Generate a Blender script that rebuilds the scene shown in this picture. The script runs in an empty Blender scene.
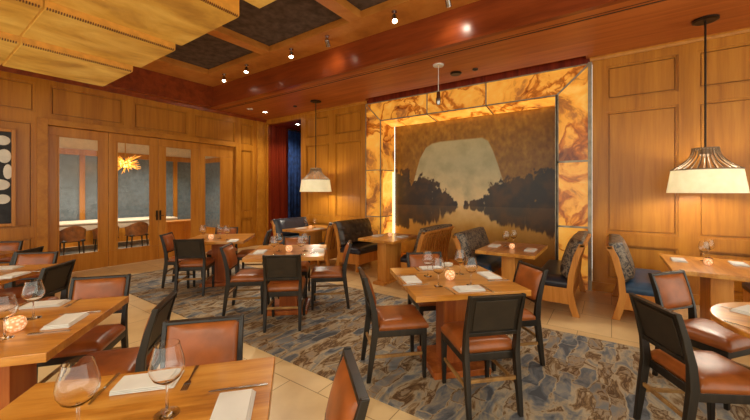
import bpy, bmesh, math, random
from mathutils import Vector, Matrix
random.seed(7)
PI=math.pi; C=bpy.context.scene.collection
SC=bpy.context.scene
# ------------------------------------------------------------------ camera model (metres; camera stands at x=0,y=0)
FPX,YAW,HY,CXP,H=336.75,.605,191.34,378.75,1.55
Fv=(-math.sin(YAW),math.cos(YAW)); Rv=(math.cos(YAW),math.sin(YAW))
def on(px,py,z=.762):
    D=(H-z)*FPX/(py-HY); l=(px-CXP)/FPX*D
    return (Fv[0]*D+Rv[0]*l, Fv[1]*D+Rv[1]*l)
XL,YB,ZC=-8.37,6.257,3.645
# ------------------------------------------------------------------ materials
def lin(c):
    return tuple(((x/255)/12.92 if x/255<=.04045 else ((x/255+.055)/1.055)**2.4) for x in c)+(1,)
def newmat(name):
    m=bpy.data.materials.new(name); m.use_nodes=True
    nt=m.node_tree; b=nt.nodes['Principled BSDF']; return m,nt,b
def N(nt,t,**k):
    n=nt.nodes.new(t)
    for a,v in k.items():
        if a in n.inputs: n.inputs[a].default_value=v
        else: setattr(n,a,v)
    return n
def ramp(nt,src,stops):
    r=nt.nodes.new('ShaderNodeValToRGB'); nt.links.new(src,r.inputs[0])
    e=r.color_ramp.elements
    while len(e)<len(stops): e.new(.5)
    for i,(p,c) in enumerate(stops): e[i].position=p; e[i].color=lin(c)
    return r.outputs[0]
def plain(name,c,rough=.5,metal=0,var=.0,spec=.5):
    m,nt,b=newmat(name)
    b.inputs['Roughness'].default_value=rough; b.inputs['Metallic'].default_value=metal
    b.inputs['Specular IOR Level'].default_value=spec
    tc=N(nt,'ShaderNodeTexCoord'); no=N(nt,'ShaderNodeTexNoise',Scale=9.,Detail=4.)
    nt.links.new(tc.outputs['Object'],no.inputs['Vector'])
    lo=tuple(max(0,x*(1-var)) for x in c); hi=tuple(min(255,x*(1+var)) for x in c)
    nt.links.new(ramp(nt,no.outputs[0],[(.3,lo),(.7,hi)]),b.inputs['Base Color'])
    return m
def wood(name,dark,mid,light,scale=(14,14,.7),rough=.4,spec=.4,plank=None,coat=0):
    m,nt,b=newmat(name)
    tc=N(nt,'ShaderNodeTexCoord'); mp=N(nt,'ShaderNodeMapping'); mp.inputs['Scale'].default_value=scale
    nt.links.new(tc.outputs['Object'],mp.inputs[0])
    n1=N(nt,'ShaderNodeTexNoise',Scale=1.,Detail=5.,Distortion=.6); nt.links.new(mp.outputs[0],n1.inputs['Vector'])
    n2=N(nt,'ShaderNodeTexNoise',Scale=6.,Detail=3.); nt.links.new(mp.outputs[0],n2.inputs['Vector'])
    mx=N(nt,'ShaderNodeMath',operation='MULTIPLY_ADD'); nt.links.new(n2.outputs[0],mx.inputs[0]); mx.inputs[1].default_value=.3
    nt.links.new(n1.outputs[0],mx.inputs[2]); src=mx.outputs[0]
    if plank:
        sx=N(nt,'ShaderNodeSeparateXYZ'); nt.links.new(tc.outputs['Object'],sx.inputs[0])
        q=N(nt,'ShaderNodeMath',operation='MULTIPLY'); nt.links.new(sx.outputs[plank[0]],q.inputs[0]); q.inputs[1].default_value=plank[1]
        fl=N(nt,'ShaderNodeMath',operation='FLOOR'); nt.links.new(q.outputs[0],fl.inputs[0])
        wn=N(nt,'ShaderNodeTexWhiteNoise',noise_dimensions='1D'); nt.links.new(fl.outputs[0],wn.inputs['W'])
        ad=N(nt,'ShaderNodeMath',operation='MULTIPLY_ADD'); nt.links.new(wn.outputs[0],ad.inputs[0]); ad.inputs[1].default_value=plank[2]
        nt.links.new(src,ad.inputs[2]); src=ad.outputs[0]
        sb=N(nt,'ShaderNodeMath',operation='SUBTRACT'); nt.links.new(src,sb.inputs[0]); sb.inputs[1].default_value=plank[2]*.5; src=sb.outputs[0]
    nt.links.new(ramp(nt,src,[(.42,dark),(.62,mid),(.85,light)]),b.inputs['Base Color'])
    b.inputs['Roughness'].default_value=rough; b.inputs['Specular IOR Level'].default_value=spec
    b.inputs['Coat Weight'].default_value=coat; b.inputs['Coat Roughness'].default_value=.15
    return m
M={}
M['maple']=wood('maple_panel',(160,96,20),(180,113,27),(194,128,38),(9,9,.5),.38,.4,coat=.1)
M['maple_rail']=wood('maple_rail',(166,101,22),(184,117,30),(196,131,42),(4,4,4),.38,.4)
M['doorwood']=wood('door_wood',(172,104,26),(190,121,36),(204,136,50),(9,9,.6),.35,.4,coat=.1)
M['cherry']=wood('cherry_ceiling',(152,78,28),(172,92,36),(188,106,46),(.7,10,10),.4,.3)
M['fascia']=wood('mahogany_fascia',(112,44,14),(132,56,18),(150,68,26),(.8,8,8),.3,.4,coat=.15)
M['beam']=wood('beam_wood',(184,112,42),(204,132,54),(216,148,68),(2,2,6),.42,.3)
M['tabletop']=wood('table_cherry',(172,106,36),(198,130,48),(214,152,68),(2.2,16,16),.28,.5,plank=(1,9.,.22),coat=.35)
M['tablebase']=wood('table_pedestal',(138,64,22),(164,82,30),(184,104,44),(14,14,1),.35,.4)
M['booth']=wood('booth_wood',(176,106,38),(200,128,50),(214,146,68),(12,12,1),.38,.4)
M['mahog']=wood('recess_mahogany',(92,26,10),(122,38,16),(142,52,24),(14,14,.5),.3,.4)
M['dark']=wood('espresso_wood',(19,14,9),(30,23,15),(46,36,25),(12,12,1.2),.38,.45)
M['stretch']=wood('stretcher_wood',(120,84,44),(150,108,58),(172,130,76),(8,8,8),.4,.4)
M['leather']=plain('cognac_leather',(152,82,34),.34,0,.12,.5)
M['darkleather']=plain('espresso_leather',(46,36,24),.5,0,.14,.4)
M['blackleather']=plain('black_leather',(40,42,52),.3,0,.15,.5)
M['blueleather']=plain('blue_leather',(44,74,104),.38,0,.15,.5)
M['napkin']=plain('white_linen',(226,222,214),.85,0,.02,.2)
M['steel']=plain('polished_steel',(190,186,178),.22,1,.03)
M['cage']=plain('lamp_cage_bronze',(120,96,72),.4,.3,.15)
M['bronze']=plain('dark_bronze',(52,40,30),.38,.7,.15)
M['pewter']=plain('pewter_strip',(150,138,118),.42,.4,.15)
M['white']=plain('white_metal',(222,216,204),.5,0,.02)
M['black']=plain('slot_shade_black',(14,11,9),.6,0,.1)
M['darkceil']=plain('dark_ceiling_panel',(92,78,68),.8,0,.2,.2)
M['brass']=plain('warm_brass',(190,140,60),.3,1,.1)
M['cream']=plain('cream_plaster',(226,210,182),.8,0,.03)
M['bluegrey']=plain('blue_grey_lacquer',(112,126,134),.2,0,.08,.7)
M['curtain']=plain('navy_velvet',(28,54,104),.75,0,.25,.3)
M['cloth']=plain('table_linen',(222,208,184),.8,0,.03)
M['chairwood']=plain('walnut_shell',(124,76,36),.4,0,.2)
M['canvas']=plain('charcoal_canvas',(40,40,42),.7,0,.3)
M['pebble']=plain('cream_paint',(226,218,202),.7,0,.05)
M['chrome']=plain('nickel',(170,165,160),.25,1,.05)

def glassmat(name,col=(1,1,1,1),rough=0,ior=1.45):
    m,nt,b=newmat(name); b.inputs['Transmission Weight'].default_value=1; b.inputs['Roughness'].default_value=rough
    b.inputs['IOR'].default_value=ior; b.inputs['Base Color'].default_value=col; return m
M['glass']=glassmat('clear_glass')
def panemat():
    m,nt,b=newmat('door_glass'); nt.nodes.remove(b)
    t=N(nt,'ShaderNodeBsdfTransparent'); g=N(nt,'ShaderNodeBsdfGlossy'); g.inputs['Roughness'].default_value=.02
    f=N(nt,'ShaderNodeFresnel'); f.inputs['IOR'].default_value=1.35; x=N(nt,'ShaderNodeMixShader')
    nt.links.new(f.outputs[0],x.inputs[0]); nt.links.new(t.outputs[0],x.inputs[1]); nt.links.new(g.outputs[0],x.inputs[2])
    nt.links.new(x.outputs[0],nt.nodes['Material Output'].inputs[0]); return m
M['pane']=panemat()
def emis(name,c,s):
    m,nt,b=newmat(name); b.inputs['Base Color'].default_value=lin(c); b.inputs['Emission Color'].default_value=lin(c); b.inputs['Emission Strength'].default_value=s; return m
M['bulb']=emis('lit_lens',(255,240,215),40)
M['strip']=emis('cove_strip',(255,214,130),3.5)
M['flame']=emis('candle_glow',(255,190,110),6)
M['goldglass']=emis('amber_bulb',(255,200,100),4)
M['armglass']=emis('amber_glass_arm',(226,150,50),1.1)
def votive():
    m,nt,b=newmat('amber_votive_glass')
    tc=N(nt,'ShaderNodeTexCoord'); v=N(nt,'ShaderNodeTexVoronoi',Scale=60.); nt.links.new(tc.outputs['Object'],v.inputs[0])
    col=ramp(nt,v.outputs['Distance'],[(.1,(255,228,186)),(.6,(216,148,92))])
    nt.links.new(col,b.inputs['Base Color']); nt.links.new(col,b.inputs['Emission Color'])
    b.inputs['Emission Strength'].default_value=.55; b.inputs['Roughness'].default_value=.2; return m
M['votive']=votive()
def onyx(nm,es):
    m,nt,b=newmat(nm)
    tc=N(nt,'ShaderNodeTexCoord')
    oi=N(nt,'ShaderNodeObjectInfo'); of=N(nt,'ShaderNodeVectorMath',operation='MULTIPLY_ADD')
    nt.links.new(oi.outputs['Random'],of.inputs[0]); of.inputs[1].default_value=(37,11,23); nt.links.new(tc.outputs['Object'],of.inputs[2])
    n0=N(nt,'ShaderNodeTexNoise',Scale=1.1,Detail=4.); nt.links.new(of.outputs[0],n0.inputs['Vector'])
    mixv=N(nt,'ShaderNodeVectorMath',operation='MULTIPLY_ADD'); nt.links.new(n0.outputs['Color'],mixv.inputs[0]); mixv.inputs[1].default_value=(.9,.9,.9)
    nt.links.new(of.outputs[0],mixv.inputs[2])
    n1=N(nt,'ShaderNodeTexNoise',Scale=1.5,Detail=8.,Roughness=.62,Distortion=1.2); nt.links.new(mixv.outputs[0],n1.inputs['Vector'])
    n2=N(nt,'ShaderNodeTexNoise',Scale=.7,Detail=6.,Distortion=1.); nt.links.new(mixv.outputs[0],n2.inputs['Vector'])
    ab=N(nt,'ShaderNodeMath',operation='SUBTRACT'); nt.links.new(n2.outputs[0],ab.inputs[0]); ab.inputs[1].default_value=.5
    a2=N(nt,'ShaderNodeMath',operation='ABSOLUTE'); nt.links.new(ab.outputs[0],a2.inputs[0])
    vein=ramp(nt,a2.outputs[0],[(.0,(150,92,40)),(.012,(206,156,100)),(.03,(255,255,255))])
    base=ramp(nt,n1.outputs[0],[(.30,(120,72,36)),(.40,(170,104,44)),(.46,(214,142,50)),(.56,(228,160,62)),(.70,(238,184,92))])
    mul=N(nt,'ShaderNodeMix',data_type='RGBA',blend_type='MULTIPLY'); mul.inputs[0].default_value=.85
    nt.links.new(base,mul.inputs[6]); nt.links.new(vein,mul.inputs[7])
    nt.links.new(mul.outputs[2],b.inputs['Emission Color']); nt.links.new(mul.outputs[2],b.inputs['Base Color'])
    b.inputs['Emission Strength'].default_value=es; b.inputs['Roughness'].default_value=.25; return m
M['onyx']=onyx('backlit_onyx',.43)
M['onyxhot']=onyx('backlit_onyx_strip_glow',1.15)  # extra glow stands in for strip light on the jamb and soffit
def parchment():
    m,nt,b=newmat('gold_parchment')
    tc=N(nt,'ShaderNodeTexCoord'); n=N(nt,'ShaderNodeTexNoise',Scale=2.2,Detail=7.,Roughness=.6,Distortion=.5)
    mp=N(nt,'ShaderNodeMapping'); mp.inputs['Scale'].default_value=(1,.6,1); nt.links.new(tc.outputs['Object'],mp.inputs[0]); nt.links.new(mp.outputs[0],n.inputs['Vector'])
    c=ramp(nt,n.outputs[0],[(.3,(160,108,36)),(.48,(200,148,56)),(.7,(226,182,86))])
    nt.links.new(c,b.inputs['Base Color']); nt.links.new(c,b.inputs['Emission Color']); b.inputs['Emission Strength'].default_value=.22
    b.inputs['Roughness'].default_value=.5; return m
M['parchment']=parchment()
M['lace']=plain('lacing_leather',(112,64,24),.6,0,.2)
M['parchside']=plain('amber_leather_edge',(222,158,60),.5,0,.08)
def shade():
    m,nt,b=newmat('ivory_lamp_shade'); nt.nodes.remove(b)
    tc=N(nt,'ShaderNodeTexCoord'); n=N(nt,'ShaderNodeTexNoise',Scale=14.,Detail=3.); nt.links.new(tc.outputs['Object'],n.inputs['Vector'])
    c=ramp(nt,n.outputs[0],[(.3,(240,236,216)),(.7,(248,244,228))])
    d=N(nt,'ShaderNodeBsdfDiffuse'); t=N(nt,'ShaderNodeBsdfTranslucent'); x=N(nt,'ShaderNodeMixShader'); x.inputs[0].default_value=.4
    nt.links.new(c,d.inputs[0]); nt.links.new(c,t.inputs[0]); nt.links.new(d.outputs[0],x.inputs[1]); nt.links.new(t.outputs[0],x.inputs[2])
    nt.links.new(x.outputs[0],nt.nodes['Material Output'].inputs[0]); return m
M['shade']=shade()
def tiles():
    m,nt,b=newmat('limestone_tiles')
    tc=N(nt,'ShaderNodeTexCoord'); br=N(nt,'ShaderNodeTexBrick'); br.offset=.5
    for k,v in {'Scale':1.,'Mortar Size':.004,'Mortar Smooth':.2,'Brick Width':.62,'Row Height':.62,'Bias':0.}.items(): br.inputs[k].default_value=v
    br.inputs['Color1'].default_value=lin((234,206,156)); br.inputs['Color2'].default_value=lin((222,190,136)); br.inputs['Mortar'].default_value=lin((160,128,84))
    nt.links.new(tc.outputs['Object'],br.inputs['Vector'])
    n=N(nt,'ShaderNodeTexNoise',Scale=3.,Detail=6.); nt.links.new(tc.outputs['Object'],n.inputs['Vector'])
    x=N(nt,'ShaderNodeMix',data_type='RGBA',blend_type='MULTIPLY'); x.inputs[0].default_value=.6
    nt.links.new(br.outputs[0],x.inputs[6]); nt.links.new(ramp(nt,n.outputs[0],[(.3,(216,204,190)),(.7,(255,252,246))]),x.inputs[7])
    nt.links.new(x.outputs[2],b.inputs['Base Color']); b.inputs['Roughness'].default_value=.28; return m
M['tiles']=tiles()
def rug():
    m,nt,b=newmat('brushed_rug')
    tc=N(nt,'ShaderNodeTexCoord')
    nd=N(nt,'ShaderNodeTexNoise',Scale=3.,Detail=4.); nt.links.new(tc.outputs['Object'],nd.inputs['Vector'])
    dv=N(nt,'ShaderNodeVectorMath',operation='MULTIPLY_ADD'); nt.links.new(nd.outputs['Color'],dv.inputs[0]); dv.inputs[1].default_value=(.18,.24,0); nt.links.new(tc.outputs['Object'],dv.inputs[2])
    mp=N(nt,'ShaderNodeMapping'); mp.inputs['Rotation'].default_value=(0,0,PI/2+.06); nt.links.new(dv.outputs[0],mp.inputs[0])
    br=N(nt,'ShaderNodeTexBrick'); br.offset=.37
    for k,v in {'Scale':1.,'Mortar Size':.011,'Mortar Smooth':.7,'Brick Width':.40,'Row Height':.115,'Bias':0.}.items(): br.inputs[k].default_value=v
    br.inputs['Color1'].default_value=(0,0,0,1); br.inputs['Color2'].default_value=(1,1,1,1); br.inputs['Mortar'].default_value=(.5,.5,.5,1)
    nt.links.new(mp.outputs[0],br.inputs['Vector'])
    m2=N(nt,'ShaderNodeMapping'); m2.inputs['Scale'].default_value=(5,2.2,1); nt.links.new(tc.outputs['Object'],m2.inputs[0])
    n=N(nt,'ShaderNodeTexNoise',Scale=1.5,Detail=6.,Roughness=.6,Distortion=.8); nt.links.new(m2.outputs[0],n.inputs['Vector'])
    ad=N(nt,'ShaderNodeMath',operation='MULTIPLY_ADD'); nt.links.new(n.outputs[0],ad.inputs[0]); ad.inputs[1].default_value=1.3
    sc_=N(nt,'ShaderNodeMath',operation='MULTIPLY_ADD'); nt.links.new(br.outputs['Color'],sc_.inputs[0]); sc_.inputs[1].default_value=.5; sc_.inputs[2].default_value=-.40
    nt.links.new(sc_.outputs[0],ad.inputs[2])
    col=ramp(nt,ad.outputs[0],[(.18,(84,86,90)),(.30,(112,114,118)),(.40,(146,138,124)),(.49,(178,160,132)),(.56,(138,112,80)),(.62,(86,62,42)),(.68,(156,134,106)),(.82,(118,118,118))])
    nt.links.new(col,b.inputs['Base Color'])
    b.inputs['Roughness'].default_value=.9; b.inputs['Specular IOR Level'].default_value=.15
    n3=N(nt,'ShaderNodeTexNoise',Scale=140.,Detail=2.); nt.links.new(tc.outputs['Object'],n3.inputs['Vector'])
    bp=N(nt,'ShaderNodeBump'); bp.inputs['Strength'].default_value=.3; bp.inputs['Distance'].default_value=.01
    nt.links.new(n3.outputs[0],bp.inputs['Height']); nt.links.new(bp.outputs[0],b.inputs['Normal'])
    return m
M['rug']=rug()
def fabric():
    m,nt,b=newmat('marbled_upholstery')
    tc=N(nt,'ShaderNodeTexCoord'); n=N(nt,'ShaderNodeTexNoise',Scale=16.,Detail=5.,Distortion=1.); nt.links.new(tc.outputs['Object'],n.inputs['Vector'])
    nt.links.new(ramp(nt,n.outputs[0],[(.38,(40,36,36)),(.48,(96,84,74)),(.55,(150,132,108)),(.64,(60,56,58))]),b.inputs['Base Color'])
    b.inputs['Roughness'].default_value=.5; return m
M['fabric']=fabric()
def tuftleather():
    m,nt,b=newmat('tufted_brown_leather')
    tc=N(nt,'ShaderNodeTexCoord'); n=N(nt,'ShaderNodeTexNoise',Scale=8.,Detail=4.); nt.links.new(tc.outputs['Object'],n.inputs['Vector'])
    nt.links.new(ramp(nt,n.outputs[0],[(.35,(40,30,24)),(.65,(76,58,44))]),b.inputs['Base Color']); b.inputs['Roughness'].default_value=.35; return m
M['tuft']=tuftleather()
def art():
    m,nt,b=newmat('painted_landscape')
    a=N(nt,'ShaderNodeVertexColor'); a.layer_name='Col'
    tc=N(nt,'ShaderNodeTexCoord'); n=N(nt,'ShaderNodeTexNoise',Scale=7.,Detail=8.,Roughness=.7); nt.links.new(tc.outputs['Object'],n.inputs['Vector'])
    x=N(nt,'ShaderNodeMix',data_type='RGBA',blend_type='OVERLAY'); x.inputs[0].default_value=.17
    nt.links.new(a.outputs[0],x.inputs[6]); nt.links.new(n.outputs[0],x.inputs[7])
    nt.links.new(x.outputs[2],b.inputs['Base Color']); b.inputs['Roughness'].default_value=.32; b.inputs['Specular IOR Level'].default_value=.35; return m
M['art']=art()
# ------------------------------------------------------------------ mesh builder
class MB:
    def __init__(s): s.v=[]; s.f=[]
    def add(s,vs,fs,T=None):
        o=len(s.v); s.v+=[tuple(T@Vector(p)) if T else tuple(p) for p in vs]; s.f+=[tuple(i+o for i in f) for f in fs]; return s
    def box(s,a,b,T=None):
        x0,x1=sorted((a[0],b[0]));y0,y1=sorted((a[1],b[1]));z0,z1=sorted((a[2],b[2]))
        return s.add([(x0,y0,z0),(x1,y0,z0),(x1,y1,z0),(x0,y1,z0),(x0,y0,z1),(x1,y0,z1),(x1,y1,z1),(x0,y1,z1)],
            [(0,3,2,1),(4,5,6,7),(0,1,5,4),(1,2,6,5),(2,3,7,6),(3,0,4,7)],T)
    def loft(s,secs,T=None):  # list of equal-length rings
        n=len(secs[0]); vs=[p for r in secs for p in r]; fs=[]
        for k in range(len(secs)-1):
            for i in range(n): j=(i+1)%n; fs.append((k*n+i,k*n+j,(k+1)*n+j,(k+1)*n+i))
        fs.append(tuple(range(n-1,-1,-1))); fs.append(tuple((len(secs)-1)*n+i for i in range(n)))
        return s.add(vs,fs,T)
    def post(s,pts,T=None):   # pts: (x,y,z,hx,hy): rectangular section at each height
        return s.loft([[(x-a,y-b,z),(x+a,y-b,z),(x+a,y+b,z),(x-a,y+b,z)] for x,y,z,a,b in pts],T)
    def prism(s,poly,axis,a,b,T=None):
        def P(u,w,t): return {'x':(t,u,w),'y':(u,t,w),'z':(u,w,t)}[axis]
        n=len(poly); return s.loft([[P(u,w,a) for u,w in poly],[P(u,w,b) for u,w in poly]],T)
    def lathe(s,prof,n=24,T=None,closed=False):
        vs=[];fs=[]
        for r,z in prof:
            for i in range(n): t=2*PI*i/n; vs.append((r*math.cos(t),r*math.sin(t),z))
        m=len(prof)
        for k in range(m-1 if not closed else m):
            k2=(k+1)%m
            for i in range(n): j=(i+1)%n; fs.append((k*n+i,k*n+j,k2*n+j,k2*n+i))
        if not closed:
            fs.append(tuple(range(n-1,-1,-1))); fs.append(tuple((m-1)*n+i for i in range(n)))
        return s.add(vs,fs,T)
    def tube(s,pts,r,n=8,T=None):
        pts=[Vector(p) for p in pts]; secs=[]
        for i,p in enumerate(pts):
            d=(pts[min(i+1,len(pts)-1)]-pts[max(i-1,0)]).normalized()
            u=d.cross(Vector((0,0,1)) if abs(d.z)<.9 else Vector((1,0,0))).normalized(); w=d.cross(u)
            rr=r[i] if isinstance(r,(list,tuple)) else r
            secs.append([tuple(p+u*rr*math.cos(2*PI*k/n)+w*rr*math.sin(2*PI*k/n)) for k in range(n)])
        return s.loft(secs,T)
    def sphere(s,c,r,n=12,T=None):
        m=n//2; prof=[(max(1e-4,math.sin(PI*k/m)),-math.cos(PI*k/m)) for k in range(m+1)]
        rr=r if isinstance(r,(tuple,list)) else (r,r,r)
        X=Matrix.Translation(c)@Matrix.Diagonal((*rr,1)); return s.lathe(prof,n,(T@X) if T else X)
    def build(s,name,mat,parent=None,smooth=False,bevel=0,seg=2,loc=None):
        me=bpy.data.meshes.new(name); me.from_pydata(s.v,[],s.f); 
        bm=bmesh.new(); bm.from_mesh(me); bmesh.ops.recalc_face_normals(bm,faces=bm.faces); bm.to_mesh(me); bm.free()
        me.materials.append(M[mat] if isinstance(mat,str) else mat)
        if smooth:
            me.shade_smooth() if hasattr(me,'shade_smooth') else None
        o=bpy.data.objects.new(name,me); C.objects.link(o)
        if parent: o.parent=parent
        if loc: o.location=loc
        if bevel:
            b=o.modifiers.new('b','BEVEL'); b.width=bevel; b.segments=seg; b.limit_method='ANGLE'; b.angle_limit=.7
            b.harden_normals=False
            for p in me.polygons: p.use_smooth=True
            w=o.modifiers.new('w','WEIGHTED_NORMAL'); w.keep_sharp=True
        return o
def autosmooth(o,a=.7):
    me=o.data
    for p in me.polygons: p.use_smooth=True
    try: me.set_sharp_from_angle(angle=a)
    except Exception: pass
    return o
def tag(o,label,cat,group=None,kind=None):
    o['label']=label; o['category']=cat
    if group: o['group']=group
    if kind: o['kind']=kind
    return o
def thing(name,label,cat,loc=(0,0,0),rz=0,group=None):
    o=bpy.data.objects.new(name,None); C.objects.link(o); o.location=loc; o.rotation_euler=(0,0,rz); o.empty_display_size=.1
    return tag(o,label,cat,group)
def struct(o): o['kind']='structure'; return o
def dup(root,loc,rz,label,group=None):
    r=root.copy(); C.objects.link(r); r.location=loc; r.rotation_euler=(0,0,rz); r['label']=label
    if group: r['group']=group
    for ch in list(root.children):
        c=ch.copy(); C.objects.link(c); c.parent=r
        for g in ch.children:
            d=g.copy(); C.objects.link(d); d.parent=c
    return r
def cushion_grid(x0,x1,y0,y1,z0,z1,r=.03,puff=.02,n=14,dimple=None):
    """rounded upholstery block, domed on its +z face"""
    mb=MB(); nx=ny=n
    def sup(t): return max(0,1-abs(t)**4)
    top=[];bot=[]
    for j in range(ny+1):
        for i in range(nx+1):
            u=-1+2*i/nx; v=-1+2*j/ny
            x=(x0+x1)/2+u*(x1-x0)/2; y=(y0+y1)/2+v*(y1-y0)/2
            e=min(1,min(1-abs(u),1-abs(v))*n/3.)
            z=z1-r*(1-math.sqrt(max(0,1-(1-e)**2)))+puff*sup(u)*sup(v)
            if dimple: z-=dimple(x,y)
            top.append((x,y,z))
    mb.v+=top
    W=nx+1
    for j in range(ny):
        for i in range(nx): mb.f.append((j*W+i,j*W+i+1,(j+1)*W+i+1,(j+1)*W+i))
    ring=[i for i in range(W)]+[j*W+nx for j in range(1,W)]+[ny*W+i for i in range(nx-1,-1,-1)]+[j*W for j in range(ny-1,0,-1)]
    o=len(mb.v); mb.v+=[(mb.v[k][0],mb.v[k][1],z0) for k in ring]; L=len(ring)
    for k in range(L): mb.f.append((ring[k],o+k,o+(k+1)%L,ring[(k+1)%L]))
    mb.f.append(tuple(o+k for k in range(L)))
    return mb
# ================================================================== THE SETTING
fl=MB().box((-13.4,-3.2,-.1),(4.6,8.0,0)).build('floor','tiles'); struct(fl)
def panel_wall(name,axis,plane,out,lo,hi,z0,z1,openings,panels,mat='maple',depth=.022):
    """flat wall with recessed framed panels; axis = direction it runs along, out = +-1 side facing the room"""
    mb=MB()
    def B(u0,u1,d0,d1,a,b):
        if axis=='x': mb.box((u0,plane+out*d0,a),(u1,plane+out*d1,b))
        else: mb.box((plane+out*d0,u0,a),(plane+out*d1,u1,b))
    us=sorted(set([lo,hi]+[v for p in panels+openings for v in p[:2]])); zs=sorted(set([z0,z1]+[v for p in panels+openings for v in p[2:4]]))
    for i in range(len(us)-1):
        run=None
        for k in range(len(zs)-1):
            uc=(us[i]+us[i+1])/2; zc=(zs[k]+zs[k+1])/2
            if any(p[0]<uc<p[1] and p[2]<zc<p[3] for p in openings): continue
            inp=any(p[0]<uc<p[1] and p[2]<zc<p[3] for p in panels)
            B(us[i],us[i+1],-.12,-.06 if inp else 0,zs[k],zs[k+1])
    for p in panels:   # stepped moulding round every panel
        w=.03; g=w+.014
        for (a,b,c,d) in ((p[0],p[1],p[2],p[2]+w),(p[0],p[1],p[3]-w,p[3]),(p[0],p[0]+w,p[2]+w,p[3]-w),(p[1]-w,p[1],p[2]+w,p[3]-w)):
            B(a,b,-.06,-.024,c,d)
        w=.012
        for (a,b,c,d) in ((p[0],p[1],p[2],p[2]+w),(p[0],p[1],p[3]-w,p[3]),(p[0],p[0]+w,p[2]+w,p[3]-w),(p[1]-w,p[1],p[2]+w,p[3]-w)):
            B(a,b,-.024,-.012,c,d)
        B(p[0]+g,p[1]-g,-.06,-.03,p[2]+g,p[3]-g)
    o=mb.build(name,mat); return struct(o)
Zu=(2.95,3.47); Zm=(.915,2.77); Zl=(.2,.745)
pl=[]
for (a,b) in ((-3.0,-1.3),(-1.1,.2),(.3,1.42)): pl+=[(a,b,*Zm),(a,b,*Zl)]
pl+=[(-3.,-.9,*Zu),(-.7,.2,*Zu),(.3,1.44,*Zu),(1.63,2.75,2.93,3.47),(2.94,4.05,2.9,3.46),(4.21,5.28,2.86,3.44),(5.46,5.82,2.84,3.42),(5.46,5.82,.98,2.69),(5.46,5.82,.2,.82)]
panel_wall('wall_left','y',XL,1,-3.2,YB+.12,0,ZC+.6,[(1.60,5.29,-1,2.75)],pl)
pb=[]
for (a,b) in ((-6.68,-5.85),(-5.65,-4.83)): pb+=[(a,b,*Zu),(a,b,*Zm),(a,b,*Zl)]
panel_wall('wall_back','x',YB,-1,XL-.12,-4.66,0,ZC,[(-8.30,-6.87,-1,3.51)],pb)
pb=[]
for k in range(4):
    a=-.07+1.035*k; pb+=[(a,a+.84,*Zu),(a,a+.84,*Zm),(a,a+.84,*Zl)]
panel_wall('wall_back_right','x',YB,-1,-.25,4.6,0,ZC,[],pb)
struct(MB().box((-4.66,YB,3.575),(-.25,YB+.12,ZC+.15)).build('wall_back_header','mahog'))
# baseboards, crown
struct(MB().box((XL,-3.2,0),(XL+.018,1.5,.14)).box((XL,5.36,0),(XL+.018,YB,.14)).build('baseboard_left','maple_rail',bevel=.004))
struct(MB().box((-6.87,YB-.018,0),(-4.67,YB,.14)).box((-.28,YB-.018,0),(4.6,YB,.14)).build('baseboard_back','maple_rail',bevel=.004))
struct(MB().prism([(XL,3.56),(XL+.025,3.56),(XL+.05,3.62),(XL+.05,ZC),(XL,ZC)],'y',-3.2,YB).build('trim_1','fascia'))
struct(MB().prism([(YB,3.59),(YB-.02,3.59),(YB-.03,3.62),(YB-.03,ZC),(YB,ZC)],'x',-.28,4.6).prism([(YB,3.59),(YB-.02,3.59),(YB-.03,3.62),(YB-.03,ZC),(YB,ZC)],'x',-6.87,-4.66).build('trim_2','maple_rail'))
# casing beside and above the glass doors
struct(MB().box((XL,1.46,0),(XL+.035,1.60,2.86)).box((XL,5.29,0),(XL+.035,5.40,2.86)).box((XL,1.60,2.75),(XL+.035,5.29,2.86)).build('trim_3','maple_rail',bevel=.005))
struct(MB().box((XL,5.94,0),(XL+.06,6.14,3.56)).build('trim_4','maple_rail',bevel=.006))
# ceiling: low strip along the back wall with an air slot, side strip, coffer
cl=MB()
cl.box((XL,4.60,ZC),(4.6,4.74,ZC+.5)); cl.box((XL,4.5,ZC),(-8.2,4.6,ZC+.5)); cl.box((XL,4.765,ZC),(4.6,4.80,ZC+.12)); cl.box((XL,4.84,ZC),(4.6,6.10,ZC+.12))
cl.box((XL,6.10,ZC),(-4.62,YB+.12,ZC+.12)); cl.box((-.33,6.10,ZC),(4.6,YB+.12,ZC+.12))
cl.box((XL-.1,-3.2,ZC),(-8.195,4.54,ZC+.12))
struct(cl.build('ceiling','cherry'))
struct(MB().box((XL,4.74,ZC+.004),(4.6,4.765,ZC+.2)).box((XL,4.80,ZC+.004),(4.6,4.84,ZC+.2)).box((-4.62,6.10,ZC+.12),(-.33,YB+.1,ZC+.2)).build('ceiling_slot_shade','black'))  # black fill, nearly flush, stands in for the shade inside the slots
struct(MB().box((-8.14,4.54,ZC-.005),(4.6,4.60,4.28)).box((-8.20,-3.2,ZC-.005),(-8.14,4.60,4.28)).box((-8.14,4.515,ZC-.005),(4.6,4.54,ZC+.03)).build('trim_5','fascia'))
bmx=MB().box((-8.14,4.0,4.14),(4.6,4.54,4.26)).box((-8.14,-3.2,4.14),(-7.36,4.0,4.26))
for x in (-5.36,-3.2,-1.04,1.12,3.28): bmx.box((x-.11,-3.2,4.14),(x+.11,4.0,4.26))
for y in (1.1,-1.6): bmx.box((-8.14,y-.11,4.143),(4.6,y+.11,4.262))
struct(bmx.build('ceiling_beams','beam',bevel=.006))
struct(MB().box((-8.2,-3.2,4.26),(4.6,4.6,4.34)).build('ceiling_panels','darkceil'))
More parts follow.
